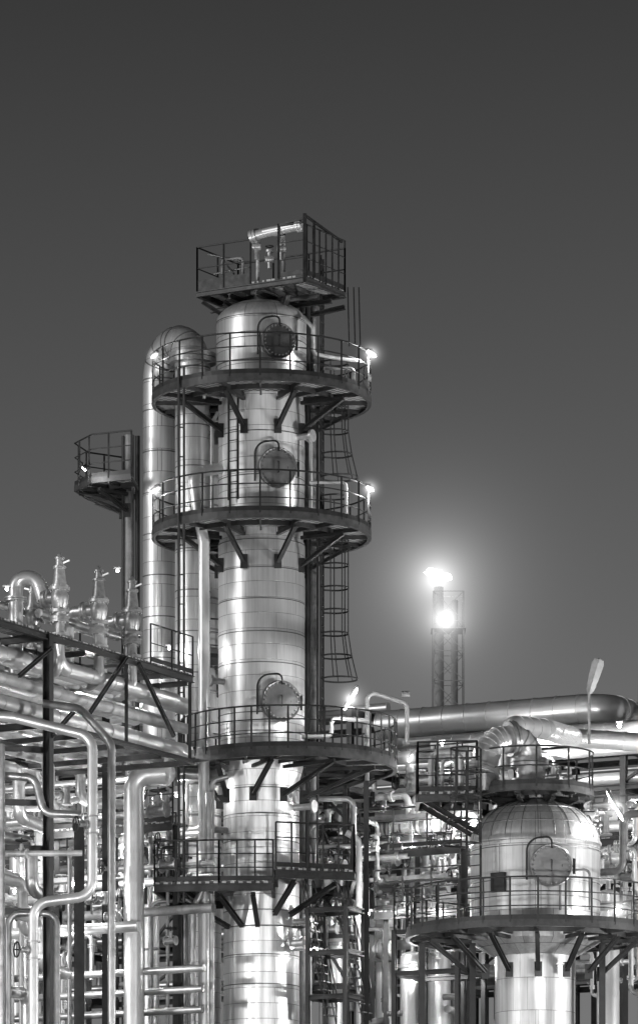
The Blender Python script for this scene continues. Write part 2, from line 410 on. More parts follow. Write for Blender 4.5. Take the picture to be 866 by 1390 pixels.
# top rectangular platform
zA=gz(394)
c0=Vector((gx(414),-1.75)); c1=c0+Vector((-2.92,1.7)); c2=c1+Vector((1.08,1.8)); c3=c0+Vector((1.08,1.8))
polyA=[tuple(c0),tuple(c1),tuple(c2),tuple(c3)]
pA=poly_platform(col,polyA,zA,railed=[1,2],railh=1.15,th=.14,sp=1.1,mid=1)
qa=Vector((*c0.lerp(c1,.5),zA)); qb=Vector((*c1,zA)); q0=Vector((*c0,zA))
mb=railmesh([qa,qb],1.15,.75,mid=1); s2=railmesh([q0,Vector((*c0.lerp(c1,.24),zA))],1.4,.7,mid=2); mb.add(s2.v,s2.f)
s2=railmesh([Vector((*c0.lerp(c3,.05),zA)),Vector((*c3,zA))],1.35,.36,mid=2); mb.add(s2.v,s2.f)
mb.beam(qa+Vector((0,0,.1)),qb+Vector((0,0,.1)),.02,.3)
mk('railing',mb,M_STEEL,pA,smooth=False)
mb=MB()
for f in (.2,.45,.7):
    q=c0.lerp(c1,f); q2=c3.lerp(c2,f); mb.ibeam(Vector((*q,zA-.30)),Vector((*q2,zA-.30)),.1,.14)
for f in (.33,.66):
    q=c0.lerp(c3,f); q2=c1.lerp(c2,f); mb.ibeam(Vector((*q,zA-.43)),Vector((*q2,zA-.43)),.1,.12)
mb.ibeam(Vector((CX+.6,CY-.4,zt+.3)),Vector((*c0.lerp(c1,.15),zA-.45)),.12,.12)
mb.ibeam(Vector((CX-.6,CY-.2,zt+.3)),Vector((*c0.lerp(c1,.75),zA-.45)),.12,.12)
mb.ibeam(Vector((CX-.9,CY-.2,zt+.1)),Vector((*c0.lerp(c1,.95),zA-.35)),.1,.1)
mb.ibeam(Vector((CX+.7,CY+.4,zt+.2)),Vector((*c3,zA-.45)),.12,.12)
mk('support_frame',mb,M_STEEL,pA,smooth=False)
mb=MB(); q=Vector((*c0,zA)); mb.beam(q-Vector((0,0,.2)),q+Vector((0,0,1.62)),.1,.1); mb.beam(q+Vector((.25,.4,0)),q+Vector((.25,.4,1.5)),.07,.07)
mb.beam(q+Vector((0,0,1.58)),q+Vector((1.0,1.7,1.3)),.06,.06); mb.beam(q+Vector((-.7,.41,0)),q+Vector((-.7,.41,1.45)),.07,.07); mb.beam(q+Vector((0,0,1.5)),q+Vector((-.7,.41,1.42)),.05,.05)
mk('davit_post',mb,M_STEEL,pA,smooth=False)
ptop=pipe([G(340,322,-.9),G(358,316,-1.0),G(410,305,-1.5)],.13,M_CLEAN,parent=col,name='relief_line',seam=.4,endfl=True)
pipe([G(350,392,-.5),G(350,318,-.5),G(385,318,-.5),G(385,372,-.5)],.05,M_WHITE,parent=col,name='vent_line')
pipe([G(330,395,-.5),G(330,350,-.5),G(302,352,-.3),G(302,372,-.3)],.04,M_GREY,parent=col,name='vent_line')
for (px,py,h) in ((348,335,.7),(366,352,.5),(382,338,.6)):
    p=G(px,py,-.8); b_=mk('valve',MB().cyl(p-Vector((0,0,h/2)),p+Vector((0,0,h/2)),.06,seg=10).cyl(p-Vector((.12,0,0)),p+Vector((.12,0,0)),.1,seg=12).cyl(p+Vector((0,0,h/2-.06)),p+Vector((0,0,h/2)),.11,seg=12),M_VALVE,col)
    mk('handwheel',MB().tube([p+Vector((.1*math.cos(a),.1*math.sin(a),h/2+.1)) for a in [k*.5236 for k in range(12)]],.016,6,closed=True),M_STEEL,b_)
mb=MB()
for (a,b) in (((283,345),(330,355)),((290,372),(340,362)),((300,350),(318,372))):
    mb.tube([G(a[0],a[1],0),G(b[0],b[1],-.3)],.025,8)
mk('instrument_line',mb,M_GALV,col)
for (px,d,r,a,b,m) in ((418,.2,.07,392,1190,M_STEEL),(425,.5,.09,400,1200,M_GALV),(431,.1,.035,560,1190,M_STEEL),(412,1.0,.12,420,1320,M_GREY)):
    pipe([G(px,b,d),G(px,a,d)],r,m,parent=col,name='riser_line',seam=.9)
ladder(col,gx(437),.2,gz(717),gz(541),82,cz=1.4)
ladder(col,gx(437),.2,gz(1026),gz(723),82,cz=2.1)
ladder(col,gx(437),.4,gz(541),gz(394),82,cage=False,name='ladder')
mb=MB()
for x in (474,482,489): mb.cyl(G(x,470,.4),G(x-2,390,.4),.018,seg=6)
mk('cable',mb,M_STEEL,col)
ladder(col,gx(318),-1.16,gz(690),gz(600),-33,cage=False,w=.3,name='ladder')
mb=MB()
for x in (243,250): mb.cyl(G(x,1225,-2.12),G(x,498,-2.12),.035,seg=8)
for py in range(540,1200,40): mb.beam(G(242,py,-2.1),G(251,py,-2.1),.04,.03)
mk('conduit',mb,M_STEEL,col,smooth=False)
for (px,py,ang,l) in ((300,545,-70,.5),(410,600,60,.4),(300,930,-60,.4),(404,1100,60,.6),(305,1130,-65,.5),(400,1290,60,.4),(402,1255,60,.5)):
    o=Vector((sin(ang),-cos(ang),0)); c=Vector((CX,CY,gz(py))); R=1.15 if py<1040 else 1.0
    mb=MB(); mb.cyl(c+o*R,c+o*(R+l),.09,seg=12); mb.cyl(c+o*(R+l),c+o*(R+l+.07),.17,seg=16); mk('nozzle',mb,M_VALVE,col)
for (pp,r) in ((([G(412,430,-.6),G(425,445,-.9),G(425,480,-.9),G(455,486,-.8),G(490,490,-.9)]),.05),
               (([G(408,590,-.5),G(422,600,-.7),G(422,690,-.7)]),.05),
               (([G(296,560,-.5),G(288,575,-.6),G(288,690,-.6)]),.05),
               (([G(420,655,-1.2),G(470,655,-1.2),G(470,705,-1.2)]),.04),
               (([G(440,500,-1.6),G(480,500,-1.3),G(480,520,-1.3)]),.04),
               (([G(300,1000,-1.4),G(285,1000,-1.5),G(285,960,-1.5)]),.06),
               (([G(410,1000,-1.6),G(450,1000,-1.5),G(450,975,-1.5),G(500,978,-1.0)]),.06)):
    pipe(pp,r,M_WHITE,parent=col,name='small_line')
tube_lamp(G(206,486,-.9),G(214,480,-1.1),35,parent=col,r=.025,glow=.3)
tube_lamp(G(498,477,-1.0),G(510,484,-.6),130,parent=col,r=.045,glow=.6)
tube_lamp(G(206,669,-.9),G(217,662,-1.1),60,parent=col,r=.03,glow=.4)
tube_lamp(G(497,661,-1.0),G(507,666,-.6),90,parent=col,r=.03,glow=.5)
tube_lamp(G(467,964,-2.0),G(485,934,-2.2),180,parent=col,r=.045,glow=.8)
for (px,py) in ((500,525),(500,706)):
    mk('lamp_bracket',MB().beam(G(px,py,-.9),G(px,py-44,-.9),.05,.05),M_STEEL,col,smooth=False)
pipe([G(298,636,-.7),G(262,642,-1.2),G(268,690,-1.2),G(277,735,-1.2),G(277,1530,-1.2)],.15,M_CLEAN,label='pale vertical pipe descending beside the tall column',seam=1.4,bend=.35)
# ---------------------------------------------------------------- vapour pipe with U bend
vp=thing('vapour_pipe',(gx(218,2.2),2.2,0),'large silver overhead vapour pipe with U bend','pipe')
a=G(218,476,2.0); b=G(262,460,.5)
path=fillet([G(218,1015,2.0),a,Vector((b.x,b.y,a.z-.02)),G(262,1010,.5)],.85,9)
mb=MB().tube(path,.48,32); mk('duct',mb,M_CLADP,vp,origin=(gx(218,2.0),2.0,0))
for i in (1,4,7,10,12,15,18,20):
    if i<len(path)-1:
        t=(path[i+1]-path[i-1]).normalized(); mk('cladding_strap',MB().cyl(path[i]-t*.018,path[i]+t*.018,.492,seg=32),M_SEAM,vp)
fz=G(262,494,.5); mk('flange',MB().cyl(fz,fz+Vector((0,0,.12)),.64,seg=32).cyl(fz+Vector((0,0,.14)),fz+Vector((0,0,.26)),.64,seg=32),M_VALVE,vp)
for py in range(560,1000,56):
    p=G(218,py,2.0); mk('cladding_strap',MB().cyl(p-Vector((0,0,.016)),p+Vector((0,0,.016)),.49,seg=28),M_SEAM,vp)
    p=G(262,py+20,.5); mk('cladding_strap',MB().cyl(p-Vector((0,0,.016)),p+Vector((0,0,.016)),.49,seg=28),M_SEAM,vp)
p0=G(218,1013,2.0); p1=G(222,1050,-2.2)
mk('reducer',MB().tube([p0+Vector((0,0,.05)),p0-Vector((0,.25,.25)),p1+Vector((0,.5,.15)),p1],[.485,.46,.36,.33],24),M_PIPE,vp)
lx,ly=gx(190,3.0),3.0
up=thing('access_platform',(lx,ly,gz(680,3)),'angular steel access platform high beside the vapour pipe','platform')
ring_platform(up,(lx,ly),.45,(lx,ly),1.82,gz(662,3),-165,-5,brk=(-125,-85,-45),drop=.45,fascia=.14,sp=.7,railh=1.2,seg=4)
for (x,r,m) in ((176,.13,M_GREY),(187,.07,M_STEEL),(168,.05,M_STEEL)):
    pipe([G(x,1520,2.9),G(x,592,2.9)],r,m,parent=up,name='standpipe')
mk('outrigger',MB().ibeam(G(104,666,3),G(170,690,2.6),.08,.08),M_STEEL,up,smooth=False)
tube_lamp(G(112,634,1.6),G(117,639,1.5),25,parent=up,r=.025)
c2=thing('stripper_column',(gx(268,5),5,0),'slim dull grey column behind the tall column','column')
zz=gz(655,5); R2=.68
prof=[(R2,.2),(R2,zz)]+[(R2*cos(k*12),zz+.35*sin(k*12)) for k in range(1,8)]
mk('shell',MB().lathe(gx(268,5),5,prof,40),M_CLAD,c2,origin=(gx(268,5),5,0))
mb=MB()
for py in range(690,1200,42): 
    z=gz(py,5); mb.lathe(gx(268,5),5,[(R2-.01,z-.03),(R2+.02,z-.03),(R2+.02,z+.03),(R2-.01,z+.03)],40,False)
mk('cladding_strap',mb,M_SEAM,c2)
ring_platform(c2,(gx(268,5),5),R2+.02,(gx(268,5),5),1.5,gz(905,5),brk=(-60,0,60),drop=.5)
# ---------------------------------------------------------------- grid frame
AG=28; u=Vector((cos(AG),-sin(AG),0)); v=Vector((sin(AG),cos(AG),0)); Z=Vector((0,0,1))
DL=118.0; LA=Vector((-433*DL/F,DL-D0,0))
def L(t,w,z): return LA+v*t+u*w+Z*z
zl=EYE+1160*DL/F
def tpx(px):
    k=(px-433)/F; return (k*DL-LA.x)/(v.x-k*v.y)
TE=tpx(262)
def rack(name,base,du,dv,n,m,levels,label,su,sv,brace=True,sec=.2,mat=None,beamh=.24,braced=(0,)):
    e=thing(name,base,label,'pipe rack'); mat=mat or M_RACK; top=max(levels)
    for i in range(n+1):
        for j in range(m+1):
            p=base+du*su*i+dv*sv*j
            mk('post',MB().ibeam(p,p+Z*(top-.01),sec,sec,up=dv),mat,e,smooth=False)
    for z in levels:
        for i in range(n+1):
            p=base+du*su*i+Z*(z-beamh/2); mk('beam',MB().ibeam(p+dv*(sec/2),p+dv*(sv*m-sec/2),.14,beamh),mat,e,smooth=False)
        for j in range(m+1):
            p=base+dv*sv*j+Z*(z-beamh/2-.01); mk('beam',MB().ibeam(p+du*(sec/2),p+du*(su*n-sec/2),.13,beamh*.9),mat,e,smooth=False)
    lv=sorted(levels)
    for i in range(n):
        if not brace or i not in braced: continue
        for z0,z1 in zip(lv,lv[1:]):
            p=base+du*su*i; q=base+du*su*(i+1)
            mk('brace',MB().beam(p+Z*(z0+.05),(p+q)/2+Z*(z1-.25),.09,.07),mat,e,smooth=False); mk('brace',MB().beam(q+Z*(z0+.05),(p+q)/2+Z*(z1-.25),.09,.07),mat,e,smooth=False)
    return e
T1=tpx(66); W=4.2
rl=rack('pipe_rack',L(T1-8,-W,0),v,u,2,1,[zl,zl-2.2],'tall dark steel pipe rack with safety valves on top',4.0,W,braced=(),sec=.2,mat=M_STEEL,beamh=.18)
for w in (0,-W):
    for dz,h in ((0,.18),(-2.2,.12)):
        mk('beam',MB().ibeam(L(T1+.12,w,zl+dz-h/2),L(TE,w,zl+dz-h/2),.12,h,t=.02),M_RIM,rl,smooth=False)
mk('post',MB().ibeam(L(TE-.1,-2.6,0),L(TE-.1,-2.6,zl-.31),.2,.2),M_STEEL,rl,smooth=False)
for px in (120,172,222,258):
    for dz in (-.2,-2.3): mk('beam',MB().ibeam(L(tpx(px),-.08,zl+dz),L(tpx(px),-W+.08,zl+dz),.1,.14),M_RIM,rl,smooth=False)
for px in (172,258): mk('post',MB().ibeam(L(tpx(px),0,zl-2.2),L(tpx(px),0,zl-.2),.09,.09),M_STEEL,rl,smooth=False)
def Lp(px,py,w=0):
    t=tpx(px); p=LA+v*t; return Vector((p.x,p.y,EYE+(HZ-py)*(D0+p.y)/F))+u*w
for (x0,y0,x1,y1) in ((118,968,168,892),(184,900,232,1000),(66,880,22,918),(66,1000,100,962)):
    mk('brace',MB().ibeam(Lp(x0,y0,.1),Lp(x1,y1,.1),.09,.09),M_STEEL,rl,smooth=False)
for (x0,y0,x1,y1) in ((0,1014,66,1018),(0,1088,66,1090),(0,1150,66,1152),(0,1236,66,1238)):
    mk('beam',MB().ibeam(Lp(x0,y0,-.12),Lp(x1,y1,-.12),.12,.16),M_STEEL,rl,smooth=False)
mk('deck',MB().prism([(L(t,w,0).x,L(t,w,0).y) for t,w in ((T1-8,-1.0),(T1-8,.0),(TE,.0),(TE,-1.0))],zl+.004,zl+.05),M_GRAT,rl,smooth=False)
mk('railing',railmesh([L(T1-8,-2.15,zl+.05),L(TE,-2.15,zl+.05)],1.1,1.1,mid=1),M_STEEL,rl,smooth=False)
mk('railing',railmesh([L(tpx(205),0,zl+.05),L(TE,0,zl+.05)],1.0,1.0,mid=1,r=.02),M_STEEL,rl,smooth=False)
def safety_valve(t,w,sc=1.0,out=1):
    b=L(t,w,zl+.05); e=thing('safety_valve',b,'flanged spring safety relief valve with tapered bonnet','valve','safety valves on the pipe rack')
    f=lambda z: b+Z*z*sc
    P=lambda l: [(r*sc,b.z+z*sc) for r,z in l]
    mb=MB(); 
    mb.lathe(b.x,b.y,P([(.25,0),(.25,.07),(.13,.08),(.13,.35),(.25,.355),(.25,.42),(.235,.425),(.25,.43),(.25,.5),(.15,.51),(.15,.6),(.26,.605),(.26,.68),(.16,.69),(.2,.82),(.23,.95),(.23,1.05),(.19,1.15),(.19,1.18),(.27,1.185),(.27,1.26)]),20)
    for z_ in (.39,.645,1.22):
        for k in range(8):
            a=k*.785; q=f(z_)+Vector((math.cos(a),math.sin(a),0))*.225*sc; mb.cyl(q-Z*.08*sc,q+Z*.09*sc,.016*sc,seg=5)
    mk('body',mb,M_VALVE,e)
    mb=MB(); mb.lathe(b.x,b.y,P([(.22,1.265),(.22,1.32),(.18,1.33),(.165,1.45),(.13,1.74),(.17,1.745),(.17,1.80),(.11,1.81),(.10,1.98),(.13,1.985),(.13,2.03),(.07,2.05),(.05,2.12),(.015,2.15)]),16)
    mb.beam(f(1.84)-u*.02,f(1.93)-u*.3*out*sc,.03,.04)
    mk('bonnet',mb,M_VALVE,e)
    mb=MB(); c=f(1.0); mb.cyl(c+u*.15*out*sc,c+u*.36*out*sc,.14*sc,seg=16); mb.cyl(c+u*.36*out*sc,c+u*.41*out*sc,.24*sc,seg=20); mb.cyl(c+u*.425*out*sc,c+u*.475*out*sc,.24*sc,seg=20)
    mk('outlet_flange',mb,M_VALVE,e)
TV=(tpx(87),tpx(140),tpx(185))
for t in TV: safety_valve(t,-.12,.98,-1)
for px,w,s in ((118,-1.6,.8),(160,-1.6,.8)): safety_valve(tpx(px),w,s,1)
for t in TV[1:]:
    c=L(t,-.12,zl+.05+.98); pipe([c-u*.46,c-u*.9,c-u*.9+Z*-.95,c-u*.9+Z*-2.0],.14,M_CLEAN,label='short silver relief outlet pipe beside the safety valve',group='relief outlet pipes',bend=.28)
for t in TV:
    c=L(t,-.12,zl); pipe([c-Z*.01,c-Z*.9,c-Z*.9-u*1.5],.13,M_PIPE,label='short silver inlet pipe below the safety valve',group='relief inlet pipes')
c=L(TV[0],-.12,zl+.05+.98)-u*.46
gp=G(22,800,c.y+.2)
pipe([Vector((gp.x,gp.y,zl-.9)),Vector((gp.x,gp.y,c.z+.56)),c+Z*.56-u*.2,c],.19,M_CLEAN,label='fat silver gooseneck pipe rising above the rack',flange=True,bend=.5,seam=3)
pipe([L(tpx(95),-.9,zl+.75),L(tpx(200),-.9,zl+.75)],.11,M_PIPE,label='silver header pipe joining the safety valves',seam=1.2)
pipe([L(T1-6,-1.9,zl+1.0),L(tpx(225),-1.9,zl+1.0),L(tpx(225),-1.9,zl-.8)],.1,M_PIPE,label='thin silver header pipe above the rack deck',seam=1.2)
for (w,dz,r,m) in ((-.5,-.7,.22,M_CLEAN),(-1.05,-.5,.12,M_WHITE),(-1.2,-1.05,.18,M_CLEAN),(-2.0,-.85,.24,M_CLEAN),(-2.9,-.8,.15,M_WHITE),(-3.7,-.85,.2,M_PIPE),(-.45,-1.3,.14,M_WHITE),(-1.6,-1.5,.16,M_CLEAN),
                         (-.55,-1.9,.22,M_CLEAN),(-1.25,-2.02,.15,M_WHITE),(-1.9,-1.96,.2,M_CLEAN),(-2.7,-2.04,.14,M_WHITE),(-3.6,-1.98,.2,M_PIPE)):
    pipe([L(T1-8,w,zl+dz),L(TE+.4,w,zl+dz)],r,m,label='long pipe carried lengthwise on the steel rack',group='pipes running along the steel racks',seam=1.3)
for (w,dz,r,m) in ((-.5,-3.0,.16,M_WHITE),(-1.1,-3.3,.16,M_CLEAN),(-2.8,-4.4,.2,M_PIPE),(-.6,-5.2,.16,M_PIPE),(-1.6,-6.0,.14,M_WHITE),(-.8,-7.0,.16,M_PIPE),(-.7,-9.0,.16,M_PIPE)):
    te=T1+random.uniform(.0,2.6)
    pipe([L(T1-8,w,zl+dz),L(te,w,zl+dz),L(te,w,zl+dz-1.2),L(te+1.2,w,zl+dz-1.3)],r,m,label='pipe leaving the steel rack with a dropped elbow',group='pipes running along the steel racks',seam=1.3,bend=r*2)
def fp(pts,r,m,lab,d,bend=None,fl=False,seam=1.3):
    return pipe([G(p[0],p[1],d if len(p)<3 else p[2]) for p in pts],r,m,label=lab,bend=bend,flange=fl,seam=seam)
def LP(pts,w): return [Lp(x,y,w) for x,y in pts]
pipe(LP([(84,868),(90,905),(160,925),(245,950)],-.2),.19,M_CLEAN,label='silver pipe sloping across beneath the rack deck',bend=.45)
pipe(LP([(24,868),(30,888),(80,908),(190,940)],-.7),.16,M_WHITE,label='pale pipe sloping down from the gooseneck',bend=.4)
dF=-13.0
fp([(-30,970),(20,974),(126,1000),(126,1216),(46,1226),(46,1330)],.125,M_CLEAN,'thick pale pipe with wide rounded bends stepping down',dF,.42,seam=.9)
fp([(3,1330),(3,1010)],.08,M_PIPE,'pale vertical riser pipe beside the rack',dF,.3)
fp([(152,1330),(152,1010),(110,962),(60,955)],.1,M_PIPE,'silver pipe curving down in front of the rack',dF+2.5,.45,seam=.9)
fp([(-30,1159),(112,1158)],.075,M_WHITE,'thin pale horizontal pipe crossing the steelwork',dF+.3,fl=True)
fp([(-30,1050),(48,1056),(60,1104),(110,1106)],.1,M_PIPE,'silver pipe stepping down in front of the rack',dF+.6,.3)
fp([(12,1330),(12,1240),(78,1240),(78,1330)],.08,M_PIPE,'silver looped pipe between the posts',dF+.5,.3)
fp([(182,1330),(182,1052),(224,1050)],.27,M_CLEAN,'thick silver insulated pipe with a wide elbow',-2.4,.5,seam=.8)
fp([(240,1050,-.9),(298,1052,-.6)],.16,M_PIPE,'short silver branch pipe towards the column',0)
fp([(-20,1098),(60,1096),(170,1070),(240,1062)],.1,M_WHITE,'pale pipe crossing behind the posts',-1.5,.3)
fp([(40,950,1),(120,960,2),(240,975,4)],.2,M_PIPE,'silver pipe lit from below under the deck',0,.4)
fp([(30,1040,-1.5),(110,1042,-1.5),(110,1090,-1.5),(180,1092,-1)],.14,M_PIPE,'silver pipe stepping down between the beams',0,.3)
fp([(205,1330),(205,1225),(262,1220),(262,1330)],.06,M_GALV,'thin galvanised looped line beside the column',-1.4,.25)
fp([(262,1330,-1.6),(262,1235,-1.6),(284,1190,-1.6),(284,1075,-1.6)],.09,M_PIPE,'silver pipe running up beside the column base',0,.3)
def post(px,d,ztop,label,sec=.26):
    e=thing('steel_post',(gx(px,d),d,0),label,'post','free-standing steel posts')
    p=Vector((gx(px,d),d,0)); mk('base_plate',MB().beam(p,p+Z*.04,.5,.5),M_STEEL,e,smooth=False); mk('shaft',MB().ibeam(p+Z*.04,p+Z*ztop,sec,sec),M_STEEL,e,smooth=False)
post(108,-4.9,gz(1120,-4.9),'dark steel post standing among the pipes')
post(497,-1.0,gz(1060,-1),'dark steel post standing among the pipes',.14)
def walkway(b,l,z,dep,label,rails=1.1,sup=True):
    wk=thing('walkway',b+Z*(z-.1),label,'walkway','grated walkways among the pipes')
    w0=b; w1=b+u*l
    mk('deck',MB().prism([(w0.x,w0.y),(w1.x,w1.y),((w1+v*dep).x,(w1+v*dep).y),((w0+v*dep).x,(w0+v*dep).y)],z-.06,z),M_GRAT,wk,smooth=False)
    mk('edge_beam',MB().ibeam(w0+Z*(z-.15)-v*.03,w1+Z*(z-.15)-v*.03,.08,.2),M_RIM,wk,smooth=False)
    mk('railing',railmesh([w0+Z*z,w1+Z*z],rails,.9),M_STEEL,wk,smooth=False)
    if sup:
        for s in (0.15,l/2,l-.15): mk('support',MB().ibeam(w0+u*s+v*dep*.5,w0+u*s+v*dep*.5+Z*(z-.065),.14,.14),M_STEEL,wk,smooth=False)
lab_='narrow grated walkway with railings between the racks'
walkway(Vector((gx(-20,1.5),2.5,0)),6.0,gz(1160,0),.9,lab_)
walkway(Vector((gx(60,-.5),-.2,0)),4.0,gz(1122,-1),.8,lab_)
walkway(Vector((gx(488,1.2),1.4,0)),3.1,gz(1150,0.6),.9,lab_)
walkway(Vector((gx(508,0.6),.8,0)),2.6,gz(1232,0),.8,lab_)
walkway(Vector((gx(555,5),6,0)),3.4,gz(1060,5),.9,lab_)
walkway(Vector((gx(792,0),1.0,0)),2.2,gz(1132,0),.9,lab_)
# ---------------------------------------------------------------- rear racks
def rear(base,nb,su,sv,zs,label,density,seed,rr=(.06,.2),braced=(0,2,4),drops=2,sec=.2):
    rnd=random.Random(seed)
    e=rack('pipe_rack',base,u,v,nb,1,zs,label,su,sv,braced=braced,mat=M_RACK,sec=sec,beamh=.18)
    for z in zs:
        w=.25
        while w<sv-.25:
            r=rnd.uniform(*rr); m=rnd.choice([M_PIPE,M_CLEAN,M_WHITE,M_GREY,M_GALV,M_CLEAN])
            if rnd.random()<density:
                s0=-.5 if rnd.random()<.4 else rnd.uniform(0,su*nb*.5); s1=su*nb+.5 if rnd.random()<.4 else rnd.uniform(su*nb*.55,su*nb)
                pts=[base+u*s0+v*w+Z*(z+r+.01),base+u*s1+v*w+Z*(z+r+.01)]
                if s0>0: pts=[pts[0]-Z*rnd.uniform(.8,1.6)]+pts
                if s1<su*nb: pts=pts+[pts[-1]+Z*rnd.choice([-1.2,-1.6,-.9])]
                pipe(pts,r,m,label='long pipe carried crosswise on the rear rack',group='pipes running along the steel racks',seam=1.3,bend=r*2.5)
            w+=r*2+rnd.uniform(.12,.5)
    for i in range(int(nb*drops)):
        s=rnd.uniform(0,su*nb); w=-rnd.uniform(.15,.5); r=rnd.uniform(.04,.11); z1=rnd.choice(zs)-rnd.uniform(0,.3)
        p=base+u*s+v*w
        pts=[p,p+Z*z1]
        if rnd.random()<.6: pts.append(p+Z*z1+u*rnd.choice([-1,1])*rnd.uniform(.6,1.6))
        pipe(pts,r,rnd.choice([M_WHITE,M_PIPE,M_GREY]),label='vertical drop pipe in front of the rack',group='vertical drop pipes',seam=2,bend=r*3,flange=rnd.random()<.4)
    return e
BR=Vector((gx(470,12),12,0))
zsR=[gz(y,10) for y in (1022,1078,1135,1195,1260,1330)]
rear(BR,5,3.0,3.2,zsR,'steel pipe rack loaded with many pipes',.95,3,(.07,.24),braced=(0,3),drops=2.2,sec=.18)
BL=Vector((gx(-60,16),20,0))
zsL=[gz(y,17) for y in (985,1040,1110,1190,1280,1340)]
rear(BL,4,3.4,3.5,zsL,'steel pipe rack loaded with many pipes',.9,9,sec=.18)
BM=Vector((gx(395,6),7,0))
zsM=[gz(y,6) for y in (1085,1150,1230,1310)]
rear(BM,2,2.2,2.6,zsM,'low steel pipe rack behind the columns',.9,12,(.05,.14),braced=(0,))
BB=Vector((gx(380,26),30,0))
rear(BB,6,3.6,3,[gz(y,28) for y in (1070,1140,1200,1260,1330)],'distant steel pipe rack with pale pipes',.95,21)
def RR(s,w,z): return BR+u*s+v*w+Z*z
zt1=gz(970,10)
pipe([RR(.9,.5,zt1),RR(8.2,.5,zt1),RR(8.2,3.4,zt1)],.42,M_CLEAN,label='large silver insulated pipe on top of the rack',bend=.8,seam=.7,seg=28)
pipe([RR(.6,1.8,zt1-.2),RR(16,1.8,zt1-.2)],.34,M_CLEAN,label='large silver insulated pipe on top of the rack',seam=.7,seg=28)
pipe([RR(3.2,-.5,gz(1006,9)),RR(16,-.5,gz(1006,9))],.28,M_CLEAN,label='thick silver pipe along the rack edge',seam=.6,seg=24)
pipe([RR(2.0,-.1,gz(994,9)),RR(16,-.1,gz(994,9))],.13,M_WHITE,label='thin pale pipe along the rack edge',seam=1.2)
pipe([RR(1.0,-.3,gz(1028,9)),RR(16,-.3,gz(1028,9))],.16,M_CLEAN,label='thin pale pipe along the rack edge',seam=1.2)
rh=random.Random(33)
for (y,x0,x1,r,m,dd) in ((1034,470,650,.16,M_WHITE,5),(1062,560,700,.2,M_PIPE,5),(1088,440,560,.10,M_WHITE,3),(1112,500,650,.2,M_CLEAN,4),(1170,430,560,.08,M_PIPE,2),(1190,560,660,.12,M_WHITE,3.2),
                         (1234,500,660,.24,M_CLEAN,3.6),(1284,520,620,.14,M_PIPE,2.6),(1125,790,900,.16,M_CLEAN,1),(1195,800,900,.12,M_WHITE,0)):
    p=G(x0,y,dd); n_=(x1-x0)/46.0; pts=[p,p+u*n_]
    q=rh.random()
    if q<.4: pts.append(pts[-1]-Z*rh.uniform(.5,1.2))
    elif q<.75: pts=[pts[0]-Z*rh.uniform(.5,1.2)]+pts
    pipe(pts,r,m,label='horizontal pipe crossing between column and vessel',group='horizontal pipes in the lower steelwork',bend=r*2.2,seam=.9,flange=r<.13)
def risers(n,x0,x1,d0,d1,ys,seed,rs=(.035,.05,.07,.09,.12,.15)):
    rq=random.Random(seed)
    for i in range(n):
        px=rq.uniform(x0,x1); dd=rq.uniform(d0,d1); y1=rq.choice(ys)+rq.uniform(-14,14); y0=y1+rq.uniform(40,140); r=rq.choice(rs); sgn=rq.choice([-1,1])
        q=G(px,y1,dd); zb=gz(y0,dd)
        p=Vector((q.x,q.y,zb))
        ax=u if rq.random()<.7 else v
        pts=[p-ax*.6*sgn,p,q,q+ax*rq.uniform(.4,1.4)*sgn]
        if rq.random()<.3: pts=[p,q,q+ax*.7*sgn,q+ax*.7*sgn-Z*rq.uniform(.6,1.8)]
        pipe(pts,r,rq.choice([M_PIPE,M_CLEAN,M_PIPE,M_WHITE,M_GREY]),label='short riser pipe with two rounded elbows',group='short riser pipes',bend=r*2.5,flange=r<.08,seam=.8,seg=12)
risers(46,440,650,0.8,4.5,[1090,1130,1170,1210,1250,1290,1330],61,(.03,.04,.05,.07,.09,.12))
risers(16,790,866,-3,2,[1100,1140,1190,1230,1290],62,(.03,.05,.07,.1))
risers(34,0,236,-1,5,[990,1030,1080,1130,1180,1230,1280,1330],63,(.03,.04,.05,.07,.09,.12))
risers(14,500,860,5,9,[1040,1080,1110],64)
for (y,x0,dd,l) in ((1038,520,4.6,5),(1118,470,2.4,2.6),(1200,480,2.0,3.0),(1090,20,1,3.5),(1200,60,-.5,3)):
    p=G(x0,y,dd); e=thing('cable_tray',p,'narrow galvanised cable tray running between pipes','cable tray','cable trays in the steelwork')
    mk('tray',MB().beam(p,p+u*l,.4,.03).beam(p-v*.2+Z*.05,p+u*l-v*.2+Z*.05,.02,.12),M_GALV,e,smooth=False)
    mk('hanger',MB().beam(p+u*(l*.5)-Z*.04,p+u*(l*.5)-Z*.9,.05,.05),M_STEEL,e,smooth=False)
for (px,y1,r,dd) in ((596,1190,.32,3.4),(522,1246,.26,2.4),(28,1150,.3,2),(205,1120,.24,3),(560,1300,.34,1.0),(455,1270,.22,1.2),(825,1215,.3,-1)):
    p=G(px,y1,dd); e=thing('knockout_drum',(p.x,p.y,0),'small upright silver drum with dished head','drum','small upright drums')
    mk('shell',MB().lathe(p.x,p.y,[(r,.4),(r,p.z)]+[(r*cos(k*15),p.z+r*.5*sin(k*15)) for k in range(1,6)],24),M_CLEAN,e)
    mk('flange',MB().lathe(p.x,p.y,[(r*.98,p.z-.3),(r*1.25,p.z-.29),(r*1.25,p.z-.2),(r*.98,p.z-.19)],24,False),M_VALVE,e)
    mk('nozzle',MB().cyl((p.x,p.y,p.z+r*.4),(p.x,p.y,p.z+r+.15),.07,seg=10).cyl((p.x,p.y,p.z+r+.15),(p.x,p.y,p.z+r+.2),.14,seg=12),M_VALVE,e)
